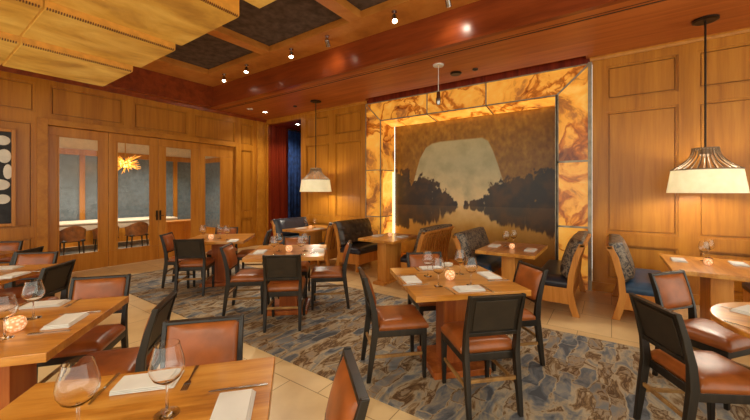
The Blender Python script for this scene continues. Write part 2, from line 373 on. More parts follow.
# recess with curtain at the far corner
rc=MB().box((-8.45,YB+.1,0),(-8.30,8.1,3.51)).box((-6.87,YB+.1,0),(-6.75,8.1,3.51)).box((-8.45,8.0,0),(-6.75,8.1,3.51)).box((-8.45,YB+.1,3.51),(-6.75,8.1,3.6))
for k in range(10): y=6.30+k*.06; rc.box((-8.301,y,0),(-8.288,y+.042,3.51))
struct(rc.build('wall_recess','mahog'))
cu=MB(); n=90
ring=[]
for i in range(n+1):
    t=i/n; y=6.93+1.0*t; x=-8.19+.045*math.sin(t*2*PI*8)+.015*math.sin(t*31)
    ring.append((x,y))
cu.v=[(x,y,.02) for x,y in ring]+[(x,y,3.42) for x,y in ring]+[(x+.015,y,.02) for x,y in ring]+[(x+.015,y,3.42) for x,y in ring]
m=n+1
for i in range(n):
    cu.f.append((i,i+1,m+i+1,m+i)); cu.f.append((2*m+i+1,2*m+i,3*m+i,3*m+i+1)); cu.f.append((m+i,m+i+1,3*m+i+1,3*m+i)); cu.f.append((i+1,i,2*m+i,2*m+i+1))
cu.f+= [(0,m,3*m,2*m),(n,2*m+n,3*m+n,m+n)]
ct=thing('curtain','navy blue velvet curtain hanging in the dark corner recess','curtain',(0,0,0))
cu.build('drape','curtain',ct,smooth=True)
MB().tube([(-8.18,6.9,3.45),(-8.18,7.98,3.45)],.02).build('curtain_rod','bronze',ct,smooth=True)
# stage of the landscape: niche walls
struct(MB().box((-4.27,YB+.62,0),(-.7,YB+.7,3.2)).build('wall_niche','mahog')); struct(MB().box((-.73,YB+.06,0),(-.66,YB+.7,3.2)).build('wall_niche_side','mahog'))
# ------------------------------------------------------------------ glass doors
door_labels=[]
leaves=[(1.60,2.51,1.75,2.36),(2.515,3.43,2.65,3.27),(3.435,4.345,3.57,4.17),(4.35,5.29,4.48,4.92)]
for k,(a,b,g0,g1) in enumerate(leaves):
    gt=2.585 if k<3 else 2.46; x0,x1=XL-.13,XL-.07
    d=MB().box((x0,a,.012),(x1,b,.33)).box((x0,a,gt),(x1,b,2.745)).box((x0,a,.33),(x1,g0,gt)).box((x0,g1,.33),(x1,b,gt)).build('door_%d'%(k+1),'doorwood',bevel=.006); struct(d)
    fr=MB()
    for (p,q,r,s) in ((g0,g0+.02,.33,gt),(g1-.02,g1,.33,gt),(g0+.02,g1-.02,.33,.35),(g0+.02,g1-.02,gt-.02,gt)): fr.box((x1-.012,p,r),(x1+.008,q,s))
    fr.build('glazing_bead','doorwood',d)
    MB().box((XL-.103,g0,.33),(XL-.097,g1,gt)).build('glass_pane','pane',d)
    if k in (1,2):
        y=3.40 if k==1 else 3.47
        h=MB().box((x1,y-.018,.9),(x1+.012,y+.018,1.12)).tube([(x1+.01,y,1.0),(x1+.055,y,1.0),(x1+.055,y+(-.05 if k==1 else .05),1.0)],.009)
        h.build('handle','bronze',d)
# ------------------------------------------------------------------ private dining room beyond the glass
struct(MB().box((-12.6,-3.2,.0),(-12.5,8,2.62)).build('wall_far_room','bluegrey'))
struct(MB().box((-12.6,-3.2,2.72),(-12.45,8,3.4)).box((-12.6,6.6,2.62),(-8.5,6.75,3.4)).build('wall_far_room_upper','cream'))
struct(MB().box((-12.6,6.6,0),(-8.5,6.75,2.62)).build('wall_far_room_end','bluegrey'))
tr=MB().box((-12.45,6.54,2.58),(-8.5,6.62,2.74)).box((-12.45,6.55,0),(-8.5,6.62,.25)).box((-10.0,6.55,.25),(-9.8,6.62,2.58)).box((-9.2,6.55,.25),(-9.0,6.62,2.58)).box((-12.6,-3.2,2.58),(-12.42,8,2.74)).box((-12.6,-3.2,0),(-12.42,8,.45))
for y in (.6,3.1,5.6): tr.box((-12.5,y-.06,.45),(-12.44,y+.06,2.58))
struct(tr.build('trim_6','doorwood'))
struct(MB().box((-12.6,-3.2,3.3),(-8.5,8,3.4)).build('ceiling_far_room','cream'))
tag(MB().box((-12.2,.3,.0),(-9.5,5.6,.012)).build('dining_room_rug','rug'),'mottled dark rug under the private dining table beyond the glass doors','rug')
t=thing('banquet_table','long cloth-covered dining table in the room behind the glass doors','table',(-11.45,2.9,0))
MB().box((-.5,-2.1,.70),(.5,2.1,.76)).box((-.48,-2.08,.55),(.48,2.08,.70)).build('tablecloth','cloth',t,bevel=.02)
for x,y in ((-.38,-1.8),(.38,-1.8),(-.38,1.8),(.38,1.8)): MB().post([(x,y,.012,.03,.03),(x,y,.56,.04,.04)]).build('leg','dark',t)
def shell_chair():
    t=thing('shell_chair','x','chair')
    mb=MB(); n=14; R1=.27
    vs=[];
    for k in range(n+1):
        a=PI*(1.0+k/n); 
        h=.86-.16*abs(math.cos(a))**2
        for (r,z) in ((R1,.42),(R1+.03,h),(R1+.055,h),(R1+.03,.42)): vs.append((r*math.cos(a),r*math.sin(a)*.95+.05,z))
    fs=[]
    for k in range(n):
        for j in range(4): q=(j+1)%4; fs.append((k*4+j,k*4+q,(k+1)*4+q,(k+1)*4+j))
    fs+=[(0,1,2,3),(n*4+3,n*4+2,n*4+1,n*4)]
    autosmooth(mb.add(vs,fs).build('backrest','chairwood',t))
    cushion_grid(-.25,.25,-.2,.26,.40,.47,.03,.01,8).build('seat','darkleather',t,smooth=True)
    for x,y in ((-.2,-.17),(.2,-.17),(-.2,.2),(.2,.2)): MB().post([(x*1.12,y*1.1,.0,.012,.012),(x,y,.41,.02,.02)]).build('leg','dark',t)
    return t
sc0=shell_chair()
first=True
for i,(x,y,rz,lab) in enumerate([(-10.62,2.45,PI/2,'curved wooden chair behind the first glass pane, facing the long table'),
    (-10.62,3.12,PI/2,'curved wooden chair behind the stile between first and second glass panes'),
    (-10.62,3.8,PI/2,'curved wooden chair seen through the second glass pane'),(-10.62,1.75,PI/2,'curved wooden chair at the near end of the long clothed table'),
    (-12.15,2.2,-PI/2,'curved chair across the long table, opposite the first glass pane'),(-12.15,3.5,-PI/2,'curved chair across the long table, opposite the second glass pane')]):
    if first: sc0.location=(x,y,.012); sc0.rotation_euler.z=rz; sc0['label']=lab; sc0['group']='curved chairs in the private room'; first=False
    else: dup(sc0,(x,y,.012),rz,lab,'curved chairs in the private room')
for o in list(C.objects):
    if o.name.startswith('shell_chair'): o.scale=(.84,.84,.84)
t=thing('sideboard','low wooden sideboard standing behind the third glass door','sideboard',(-9.2,4.25,0))
MB().box((-.22,-.42,.06),(.22,.42,.76)).build('body','doorwood',t,bevel=.006)
MB().box((-.24,-.44,.76),(.24,.44,.80)).build('top','doorwood',t,bevel=.004)
MB().box((-.2,-.4,0),(.2,.4,.06)).build('plinth','dark',t)
for s in (-1,1): MB().box((.22,s*.21-.19,.1),(.235,s*.21+.19,.73)).build('door','doorwood',t,bevel=.003)
# chandelier
t=thing('chandelier','spiky amber glass chandelier glowing behind the glass doors','chandelier',(-10.9,3.62,2.30))
br=MB(); bl=MB(); random.seed(3)
br.tube([(0,0,0),(0,0,.88)],.012); br.sphere((0,0,0),.07,10); br.lathe([(.08,.86),(.08,.88)],16)
am=MB()
for k in range(64):
    zc=random.uniform(-.85,.9); a=k*2.399; rr=math.sqrt(max(0,1-zc*zc)); d=Vector((rr*math.cos(a),rr*math.sin(a),zc*.75)); L=random.uniform(.2,.46)
    sw=Vector((-d.y,d.x,random.uniform(-.4,.4)))*random.uniform(-.12,.12)
    am.tube([d*.05,d*L*.6+sw*.6,d*L+sw*1.6],[.006,.013,.004],6); bl.sphere(tuple(d*L*.35),random.uniform(.012,.022),8)
am.build('amber_glass_arms','armglass',t,smooth=True)
br.build('branches','brass',t); bl.build('glass_bulbs','goldglass',t,smooth=True)
# ------------------------------------------------------------------ art on the left wall
t=thing('framed_artwork','framed dark canvas painted with pale pebble shapes at the far left wall','artwork',(XL,.75,1.78))
f=MB()
for (a,b,c,d) in ((-.45,-.40,-.82,.82),(.40,.45,-.82,.82),(-.40,.40,.77,.82),(-.40,.40,-.82,-.77)): f.box((0,a,c),(.05,b,d))
f.build('frame','doorwood',t,bevel=.005); MB().box((.0,-.40,-.77),(.025,.40,.77)).build('canvas','canvas',t)
pbm=MB(); random.seed(5)
for (y,z,ry,rz_) in ((.3,.62,.1,.09),(.32,.36,.09,.13),(.36,.1,.06,.14),(.27,-.12,.13,.1),(.3,-.36,.1,.09),(.1,.5,.12,.1),(.08,.2,.13,.1),(.05,-.15,.12,.12),(-.15,.45,.11,.12),(-.18,.1,.12,.1),(-.2,-.3,.13,.12)):
    pbm.sphere((.026,y,z),(.004,ry*.9,rz_*.9),16)
pbm.build('pebbles','pebble',t,smooth=True)
# ================================================================== STONE PORTAL AND PAINTING
por=thing('stone_portal','backlit honey onyx portal framed in metal strips around the painting','portal',(-2.47,YB,0))
X0,X1,XI0,XI1,ZT,ZI=-4.66,-.285,-4.25,-.74,3.55,3.13
def P_(b,*a): pass
ox=-2.47
def onyxpanel(poly,y0,y1):   # polygon in x,z
    MB().prism([(x-ox,z) for x,z in poly],'y',y0,y1).build('onyx_panel','onyx',por)
yf0,yf1=-.035,.05
for zs in ((0,.98),(.98,2.03)):
    onyxpanel([(X0,zs[0]),(XI0,zs[0]),(XI0,zs[1]),(X0,zs[1])],yf0,yf1); onyxpanel([(XI1,zs[0]),(X1,zs[0]),(X1,zs[1]),(XI1,zs[1])],yf0,yf1)
onyxpanel([(X0,2.03),(XI0,2.03),(XI0,ZI),(X0,ZT)],yf0,yf1); onyxpanel([(XI1,2.03),(X1,2.03),(X1,ZT),(XI1,ZI)],yf0,yf1)
for a,b,c,d in ((X0,-3.1,XI0,-3.1),(-3.1,-1.9,-3.1,-1.9),(-1.9,X1,-1.9,XI1)):
    onyxpanel([(c,ZI),(d,ZI),(b,ZT),(a,ZT)],yf0,yf1)
# returns: left jamb and soffit
for zs in ((0,.98),(.98,2.03),(2.03,ZI)): MB().box((XI0-ox-.03,.05,zs[0]),(XI0-ox,.547,zs[1])).build('onyx_panel','onyxhot' if zs[1]<2.5 else 'onyx',por)
for a,b in ((XI0,-3.1),(-3.1,-1.9),(-1.9,XI1)): MB().prism([(.05,ZI),(.44,3.06),(.44,3.09),(.05,ZI+.03)],'x',a-ox,b-ox).build('onyx_panel','onyxhot',por)
ms=MB(); w=.018
def strip(x0,z0,x1,z1,ww=w,y0=-.05,y1=-.03):
    d=Vector((x1-x0,z1-z0)).normalized(); n_=Vector((-d.y,d.x))*ww/2
    ms.prism([(x0-ox+n_.x,z0+n_.y),(x1-ox+n_.x,z1+n_.y),(x1-ox-n_.x,z1-n_.y),(x0-ox-n_.x,z0-n_.y)],'y',y0,y1)
for x in (X0,XI0,XI1): strip(x,0,x,ZI if x in (XI0,XI1) else ZT)
ms.box((X1-ox-.02,-.06,0),(X1-ox+.03,.05,ZT+.02)); strip(XI1,0,XI1,ZI,.05)
strip(X0,ZT,X1,ZT); strip(XI0,ZI,XI1,ZI); strip(X0,ZT,XI0,ZI); strip(X1,ZT,XI1,ZI,.025)
for x in (-3.1,-1.9): strip(x,ZI,x,ZT); ms.prism([(-.03,ZI-.012),(.44,3.048),(.44,3.06),(-.03,ZI)],'x',x-ox-.008,x-ox+.008)
for z in (.98,2.03): strip(X0,z,XI0,z); strip(XI1,z,X1,z,.03); ms.box((XI0-ox,-.03,z-.009),(XI0-ox+.012,.5,z+.009))
ms.build('metal_strip','pewter',por)
MB().box((XI0-ox+.002,.46,.3),(XI0-ox+.014,.49,2.0)).build('light_strip','strip',por)
MB().box((XI0-ox+.05,.455,3.17),(XI1-ox-.05,.52,3.19)).build('light_strip','strip',por)
# the painting
YP=YB+.55; A0,A1,Z0,Z1=-4.235,-.76,.10,3.2
def interp(pts,x):
    if x<=pts[0][0]: return pts[0][1]
    for (a,b),(c,d) in zip(pts,pts[1:]):
        if x<=c: return b+(d-b)*(x-a)/(c-a)
    return pts[-1][1]
def w2(px,py):
    dx,dy=Fv[0]+Rv[0]*(px-CXP)/FPX,Fv[1]+Rv[1]*(px-CXP)/FPX; k=(YP)/dy
    return (k*dx,H+k*(HY-py)/FPX)
arch=[w2(*p) for p in ((413,185),(416,172),(420,158),(426,147),(432,143),(440,141),(460,139),(482,137),(488,140),(493,150),(498,164),(503,180))]
crowns=[]
for px,py,r in ((397,180,8),(401,178,5),(406,174,5),(397,190,11),(403,180,9),(408,190,9),(414,192,8),(421,187,11),(428,190,12),(436,195,10),(443,199,8),(449,201,6),(455,204,3.5),(466,204,3),(474,204,5),(481,203,6),(489,200,8),(496,194,10),(503,189,10),(511,192,10),(520,188,11),(530,186,12),(541,182,13),(551,179,13),(559,180,13)):
    cx_,cz_=w2(px,py); rx=abs(w2(px+r,py)[0]-cx_); rz_=abs(w2(px,py-r)[1]-cz_); crowns.append((cx_,cz_,rx,rz_))
def treeval(x,z):
    v=-1
    for cx_,cz_,rx,rz_ in crowns:
        dx=(x-cx_)/rx
        if abs(dx)>1.6: continue
        d=1-math.sqrt(dx*dx+(max(0,z-cz_)/rz_)**2); v=max(v,d)
    return v
hz=w2(464,206)[1]
gold=(146,106,34); sky_t=(186,178,138); sky_b=(236,206,150); tree=(56,44,36); tree2=(86,58,30); wat=(240,204,140); deep=(196,146,66)
def mixc(a,b,t): t=max(0,min(1,t)); return tuple(x+(y-x)*t for x,y in zip(a,b))
from mathutils import noise as nz
NX,NZ=320,230
vs=[];cols=[]
for j in range(NZ+1):
    for i in range(NX+1):
        x=A0+(A1-A0)*i/NX; z=Z0+(Z1-Z0)*j/NZ; vs.append((x-ox,0,z))
        q=nz.fractal(Vector((x*4,z*4,.3)),1.,2.,5); q2=nz.fractal(Vector((x*13,z*9,2.)),1.,2.,4)
        base=mixc(gold,(172,128,48),.5+q); base=mixc(base,(116,74,26),.35+.5*q2)
        c=base
        if arch[0][0]<x<arch[-1][0] and z>hz:
            top=interp(arch,x); t_=(top-z)/.03
            s=mixc(sky_b,sky_t,(z-hz-.1)/.75); s=mixc(s,(150,144,110),.12+.45*q)
            c=mixc(base,s,t_)
        if z<=hz:
            s=mixc(wat,deep,(hz-z)/.6+.3*q+abs((x+2.45)/3.2)); c=mixc(s,base,(hz-z-.5)/.7)
        if z>=hz:
            tv=treeval(x,z)+.55*q2+.25*q
            c=mixc(c,mixc(tree,tree2,(q+.3)*1.2),tv/.16)
        else:
            q3=nz.fractal(Vector((x*16,z*2.2,5.)),1.,2.,3)
            tv=treeval(x,hz+(hz-z)*1.45)+.5*q3+.2*q
            c=mixc(c,mixc(tree,tree2,.5+q),min(.88,tv/.35))
        cols.append(lin(tuple(max(0,min(255,v)) for v in c)))
mb=MB(); W=NX+1; mb.v=vs
mb.f=[(j*W+i,j*W+i+1,(j+1)*W+i+1,(j+1)*W+i) for j in range(NZ) for i in range(NX)]
pt=thing('landscape_painting','large dark gold landscape painting of trees mirrored in still water','painting',(ox,YP,0))
me=bpy.data.meshes.new('canvas'); me.from_pydata(mb.v,[],mb.f); me.materials.append(M['art'])
ca=me.color_attributes.new('Col','FLOAT_COLOR','POINT'); ca.data.foreach_set('color',[v for c in cols for v in c])
o=bpy.data.objects.new('canvas',me); C.objects.link(o); o.parent=pt; o.location=(0,-.001,0)
MB().box((A0-ox,0,Z0),(A1-ox,.04,Z1)).build('stretcher_frame','mahog',pt)
struct(MB().box((XI0,YB+.5,0),(XI1,YB+.6,.10)).build('trim_7','booth'))
# ================================================================== CEILING FIXTURES
lan=thing('lantern_canopy','stepped canopy of gold parchment boxes laced along their edges','light fixture',(-5,.5,3.3))
rows=[(-7.0,-5.78,3.30,.5,2.02),(-5.78,-4.70,3.39,.5,2.12),(-4.70,-3.40,3.48,.5,2.2),(-3.38,-2.1,3.68,.3,2.45),(-2.08,-.9,3.48,.5,2.2)]
for (a,b,z,h,ye) in rows:
    ys=[-1.7,-.4,.87,ye]
    for y0,y1 in zip(ys,ys[1:]):
        bx=MB().box((a+5,y0-.5+.008,z-3.3),(b+5,y1-.5-.008,z-3.3+h)).build('parchment_box','parchment',lan,bevel=.008)
        MB().box((b+5,y0-.5+.01,z-3.3+.012),(b+5+.008,y1-.5-.01,z-3.3+h)).build('side_panel','parchside',bx)
        lc=MB(); n=int((y1-y0)/.022)
        for k in range(n):
            y=y0-.5+.02+k*(y1-y0-.04)/n; lc.box((b+5-.012,y,z-3.3-.004),(b+5+.012,y+.010,z-3.3+.018))
        lc.build('lacing','lace',bx)
    if a>-7: pass
for x in (-6.4,-5.2,-4.0,-2.7,-1.5):
    for y in (-1.2,1.5): MB().tube([(x+5,y-.5,.3),(x+5,y-.5,.86)],.01).build('hanger_rod','bronze',lan)
def rot_to(d):
    return Vector((0,0,-1)).rotation_difference(Vector(d).normalized()).to_matrix().to_4x4()
def lightobj(name,typ,loc,energy,col,parent=None,**k):
    L=bpy.data.lights.new(name,typ); L.energy=energy; L.color=col
    for a,v in k.items(): setattr(L,a,v)
    o=bpy.data.objects.new(name,L); C.objects.link(o); o.location=loc
    if parent: o.parent=parent
    return o
WARM=(1,.90,.72)
def track_spot(x,y,target,label,energy=110,blend=.5,size=1.15,z=4.14):
    t=thing('spot_light',label,'spotlight',(x,y,z),0,'spotlights along the coffer beam')
    d=Vector(target)-Vector((x,y,z-.1)); R=Matrix.Translation((0,0,-.1))@rot_to(d)
    MB().lathe([(.04,-.012),(.04,0)],16).tube([(0,0,0),(0,0,-.09)],.009).build('mount','chrome',t)
    autosmooth(MB().lathe([(.028,.05),(.035,.04),(.036,-.06),(.04,-.07),(.036,-.07),(.03,-.055)],16,R).build('head','chrome',t))
    MB().lathe([(.029,-.056),(.029,-.052)],16,R).build('lens','bulb',t)
    s=lightobj('spot_beam','SPOT',(0,0,-.1)+Vector((0,0,0)) if False else (0,0,0),energy,WARM,t,spot_size=size,spot_blend=blend,shadow_soft_size=.04)
    dn=d.normalized(); s.location=Vector((0,0,-.1))+dn*.09; s.rotation_mode='QUATERNION'; s.rotation_quaternion=Vector((0,0,-1)).rotation_difference(dn)
    return t
spots=[(-7.05,4.18,(-5.5,3.2,.7),'dim silver spotlight at the far corner of the coffer beam'),
 (-6.15,4.13,(-4.9,2.9,.7),'brightest silver spotlight on the coffer beam, second from its far corner'),
 (-4.79,4.13,(-3.5,2.9,.7),'silver spotlight on coffer beam just right of first cross beam'),
 (-3.9,4.13,(-4.15,4.6,3.72),'silver spotlight on coffer beam just before the second cross beam'),
 (-2.57,4.11,(-1.3,2.8,.7),'silver spotlight on coffer beam between the second cross beam and frame edge'),
 (-1.76,4.13,(-1.85,4.6,3.66),'silver spotlight on coffer beam, cut by the photo top edge')]
for a in spots: track_spot(*a,energy=110 if a[0] not in (-1.76,-3.9) else 7,blend=.5 if a[0] not in (-1.76,-3.9) else 1,size=1.15 if a[0] not in (-1.76,-3.9) else 1.5)
for x,y,tg,lb_ in ((.3,4.11,(.6,3.2,.7),'added unseen fill spotlight on coffer beam above the round table'),(-6.4,-2.1,(-6.3,.4,.7),'added unseen fill spotlight over the table furthest along the left wall'),
    (-4.3,-2.1,(-4.6,.4,.7),'added unseen fill spotlight over the left side dining table'),(-2.3,-2.1,(-2.9,.4,.7),'added unseen fill spotlight over the long foreground table'),(-.5,-2.1,(-1.3,.5,.7),'added unseen fill spotlight over the nearest table'),(1.5,-2.1,(-.3,1.6,.3),'added unseen fill spotlight near the camera aimed at the stone floor')):
    track_spot(x,y,tg,lb_,85)  # unseen spots added as fill for the tables and floor
def downlight(x,y,label,on_=True,e=60,z=ZC):
    t=thing('recessed_downlight',label,'downlight',(x,y,z),0,'downlights in the low ceiling')
    autosmooth(MB().lathe([(.045,-.002),(.07,-.008),(.075,-.004),(.075,0),(.045,0)],24,closed=True).build('trim_ring','white',t))
    MB().lathe([(.046,-.004),(.046,0)],20).build('lens','bulb' if on_ else 'white',t)
    if on_:
        s=lightobj('beam','SPOT',(0,0,-.03),e,WARM,t,spot_size=2.2,spot_blend=.7,shadow_soft_size=.05)
downlight(-7.53,5.61,'lit recessed downlight in low ceiling near the dark corner recess',True,70)
t=downlight(-7.57,5.18,'unlit round white downlight beside the lit one near the corner',False)
downlight(-7.55,6.75,'small added downlight brightening the dark corner recess by the curtain',True,55,3.51)  # lamp added so the recess and curtain show up
t=thing('pendant_spot','small glass-bodied lamp on a white cord in front of the portal top','lamp',(-2.36,5.15,ZC))
MB().lathe([(.085,-.022),(.09,-.008),(.09,0)],24).build('canopy','white',t,smooth=False)
MB().tube([(0,0,-.02),(0,0,-.46)],.006).build('cord','white',t)
autosmooth(MB().lathe([(.012,-.44),(.03,-.46),(.032,-.54),(.04,-.56),(.04,-.62),(.028,-.66),(.02,-.66)],16).build('lamp_body','chrome',t))
tag(MB().lathe([(.085,ZC-.03),(.1,ZC-.012),(.1,ZC)],24,Matrix.Translation((-2.27,5.68,0))).build('ceiling_speaker','bronze'),'round dark ceiling speaker above the portal top','speaker')
for x,y,l in ((-1.92,5.68,'small dark sprinkler head in ceiling right of the round speaker'),(-6.39,5.63,'small dark sprinkler head in ceiling left of the far pendant')):
    tag(MB().lathe([(.012,ZC-.03),(.045,ZC-.02),(.05,ZC)],14,Matrix.Translation((x,y,0))).build('ceiling_sprinkler','bronze'),l,'sprinkler')
def pendant(x,y,label,zb=1.53):
    t=thing('pendant_lamp',label,'pendant lamp',(x,y,ZC))
    h0=zb-ZC
    MB().lathe([(.10,-.028),(.125,-.02),(.125,0)],28).build('canopy','bronze',t)
    MB().tube([(0,0,-.02),(0,0,h0+.50)],.011).build('rod','bronze',t)
    autosmooth(MB().lathe([(.365,h0),(.325,h0+.28),(.321,h0+.28),(.361,h0)],48,closed=True).build('lamp_shade','shade',t),1)
    autosmooth(MB().lathe([(.05,h0+.53),(.125,h0+.535),(.125,h0+.55),(.05,h0+.55)],28,closed=True).lathe([(.325,h0+.275),(.33,h0+.275),(.33,h0+.29),(.325,h0+.29)],40,closed=True).lathe([(.01,h0+.44),(.06,h0+.47),(.06,h0+.54),(.01,h0+.55)],20,closed=True).build('cage_rings','cage',t))
    for k in range(26):
        a=2*PI*k/26; cg=MB().tube([((.12*(1-s)**1+ (.327-.12)*s**2.2*1+.12*s)*math.cos(a),(.12*(1-s)+(.327-.12)*s**2.2+.12*s)*math.sin(a),h0+.545-.262*s) for s in [i/7 for i in range(8)]],.007,6)
        cg.build('cage_rib','cage',t)
    MB().sphere((0,0,h0+.2),.045,14).build('bulb',emis_b,t,smooth=True)
    lightobj('pendant_light','POINT',(0,0,h0+.12),27,(1,.92,.78),t,shadow_soft_size=.08)
emis_b=emis('pendant_bulb',(255,232,190),12)
pendant(.94,5.66-.02,'large ivory drum pendant with bronze cage over the rightmost booth')
pendant(-5.65,5.6,'smaller-looking ivory drum pendant over the booth beside the blue curtain',1.54)
# ================================================================== RUG
tag(MB().box((-7.28,2.05,0),(4.4,4.18,.012)).build('area_rug','rug'),'long mottled grey and brown rug under the central row of tables','rug')
RZ=.012
# ================================================================== CHAIRS
def make_chair():
    t=thing('dining_chair','x','chair')
    for s in (-1,1):
        MB().post([(s*.188,-.262,0,.014,.017),(s*.187,-.235,.2,.018,.022),(s*.187,-.205,.42,.019,.026),(s*.190,-.215,.56,.014,.024),(s*.191,-.250,.71,.012,.02),(s*.193,-.292,.848,.011,.016)]).build('leg','dark',t,bevel=.004)
        MB().post([(s*.186,.205,0,.014,.014),(s*.186,.2,.40,.021,.021)]).build('leg','dark',t,bevel=.004)
        MB().box((s*.187-.009,-.22,.19),(s*.187+.009,.19,.215)).build('stretcher','stretch',t,bevel=.003)
    MB().box((-.175,-.236,.235),(.175,-.216,.26)).build('stretcher','stretch',t,bevel=.003)
    MB().box((-.205,-.19,.36),(.205,.222,.415)).build('seat_frame','dark',t,bevel=.005)
    cushion_grid(-.208,.208,-.178,.235,.415,.478,.035,.018,16).build('seat','leather',t,smooth=True)
    # back: framed panel following the rake
    bp=[(-.216,.55),(-.226,.62),(-.248,.705),(-.272,.78),(-.290,.843)]
    def slab(x0,x1,k0,k1,d0,d1):
        pts=[]
        def at(u):
            u=max(0,min(.9999,u))*(len(bp)-1); i=int(u); q=u-i; return (bp[i][0]+(bp[i+1][0]-bp[i][0])*q, bp[i][1]+(bp[i+1][1]-bp[i][1])*q)
        secs=[]
        for j in range(7):
            y,z=at(k0+(k1-k0)*j/6); secs.append([(x0,y+d0,z),(x1,y+d0,z),(x1,y+d1,z),(x0,y+d1,z)])
        return secs
    MB().loft(slab(-.18,.18,0,.1,-.016,.02)).build('lower_rail','dark',t,bevel=.003)
    MB().loft(slab(-.194,.194,.94,1,-.018,.02)).build('top_rail','dark',t,bevel=.003)
    bpn=MB().loft(slab(-.182,.182,.08,.95,-.006,.012)); bo=bpn.build('back_panel','dark',t)
    MB().loft(slab(-.152,.152,.14,.87,-.013,-.004)).build('leather_inset','darkleather',bo,bevel=.004)
    # front pad: domed
    pad=MB(); n=12
    vs=[];fs=[]
    def at(u):
        u=max(0,min(.9999,u))*(len(bp)-1); i=int(u); q=u-i; return (bp[i][0]+(bp[i+1][0]-bp[i][0])*q, bp[i][1]+(bp[i+1][1]-bp[i][1])*q)
    for j in range(n+1):
        for i in range(n+1):
            u=-1+2*i/n; v=-1+2*j/n; y,z=at(.03+.93*(v+1)/2)
            d=.034*(1-abs(u)**5)*(1-abs(v)**5)
            vs.append((u*.18,y+.012+d,z))
    for j in range(n):
        for i in range(n): a=j*(n+1)+i; fs.append((a,a+1,a+n+2,a+n+1))
    k0=len(vs)
    for j in range(n+1):
        for i in (0,n): pass
    pad.add(vs,fs)
    # close the back
    ring=[i for i in range(n+1)]+[j*(n+1)+n for j in range(1,n+1)]+[n*(n+1)+i for i in range(n-1,-1,-1)]+[j*(n+1) for j in range(n-1,0,-1)]
    o=len(pad.v); pad.v+=[(pad.v[k][0],pad.v[k][1]-.008,pad.v[k][2]) for k in ring]
    L=len(ring)
    for k in range(L): pad.f.append((ring[k],o+k,o+(k+1)%L,ring[(k+1)%L]))
    pad.build('back_pad','leather',t,smooth=True)
    return t
ch0=make_chair(); used=[False]
def chair(cx,cy,face,label,group,z=0):
    """face = heading (radians) the sitter looks along"""
    rz=face-PI/2
    if not used[0]:
        ch0.location=(cx,cy,z); ch0.rotation_euler.z=rz; ch0['label']=label; ch0['group']=group; used[0]=True; return ch0
    return dup(ch0,(cx,cy,z),rz,label,group)
# ================================================================== TABLES
def make_table():
    t=thing('dining_table','x','table')
    MB().box((-.47,-.47,.715),(.47,.47,.762)).build('tabletop','tabletop',t,bevel=.004)
    MB().box((-.11,-.11,.05),(.11,.11,.715)).build('pedestal','tablebase',t,bevel=.004)
    MB().box((-.25,-.25,0),(.25,.25,.055)).build('base','tablebase',t,bevel=.006)
    MB().box((-.3,-.3,.685),(.3,.3,.714)).build('apron','tablebase',t)
    return t
tb0=make_table(); tu=[False]
def table(cx,cy,a,label,z=0):
    if not tu[0]:
        tb0.location=(cx,cy,z); tb0.rotation_euler.z=a; tb0['label']=label; tb0['group']='square dining tables'; tu[0]=True; return tb0
    return dup(tb0,(cx,cy,z),a,label,'square dining tables')
TB={ # centre, angle, long name, short name
 'centre':((-1.182,2.862),.779,RZ), 'middle':((-3.48,2.97),.72,RZ), 'doors':((-5.42,3.15),.77,RZ),
 'near':((-1.28,.38),.85,0), 'long':((-2.93,.36),.89,0), 'third':((-4.956,.37),.80,0), 'fourth':((-6.45,.35),.8,0)}
TL={'centre':'square cherry table set for four on the rug before the painting','middle':'square cherry table set for four in the middle of the rug',
 'doors':'square cherry table with four chairs on the rug by the glass doors','near':'nearest square cherry table, cut by the bottom edge of the photo',
 'long':'cherry table on stone floor with crackled glass candle, cut by left edge','third':'cherry table behind the candlelit foreground table, cut by left edge','fourth':'table furthest along the left wall below the pebble artwork'}
SH={'centre':'the table before the painting','middle':'the mid-rug table','doors':'the table by the glass doors','near':'the nearest table',
 'long':'the left foreground table','third':'the second left-edge table','fourth':'the table below the pebble artwork'}
for k,((x,y),a,z) in TB.items(): table(x,y,a,TL[k],z)
# chairs: (table, side 0=right(+u) 1=far(+v) 2=left 3=front, distance, lateral, label)
CH=[('centre',3,.50,0,'chair with its back to the camera in front of the table before the painting'),
 ('centre',2,.52,.0,'chair in profile on the left of the table before the painting'),
 ('centre',1,.53,.0,'mostly hidden chair on the far side of the table before the painting'),
 ('centre',0,.51,.0,'chair on the right of the table before the painting, leather back showing'),
 ('middle',3,.475,.03,'chair with its dark back to the camera at the mid-rug table'),
 ('middle',2,.51,-.02,'chair on the left of the mid-rug table, leather back showing'),
 ('middle',1,.50,0,'chair across the mid-rug table, only its back top showing'),
 ('middle',0,.51,.1,'chair in profile on the right of the mid-rug table'),
 ('doors',3,.475,-.22,'chair with its dark back to the camera at the table by the glass doors'),
 ('doors',2,.55,0,'chair on the left of the table by the glass doors, against the door frame'),
 ('doors',1,.56,.12,'chair across the table by the glass doors, its back against the end panel'),
 ('doors',0,.475,.22,'dark-edged chair on the right of the table by the glass doors'),
 ('near',1,.55,-.075,'chair facing us at the far side of the nearest table'),
 ('near',0,.50,.1,'chair at the nearest table seen edge-on at the bottom centre'),
 ('long',0,.56,0,'chair seen edge-on right of the left foreground table, dark back panel turned outward'),
 ('long',1,.55,-.14,'chair facing us at the far side of the left foreground table'),
 ('third',0,.49,0,'dark chair back right of the second left-edge table'),
 ('third',1,.50,-.06,'chair facing us at the far side of the second left-edge table'),
 ('fourth',0,.56,0,'dark chair back right of the table below the pebble artwork'),
 ('fourth',1,.52,0,'chair facing us beyond the table below the pebble artwork')]
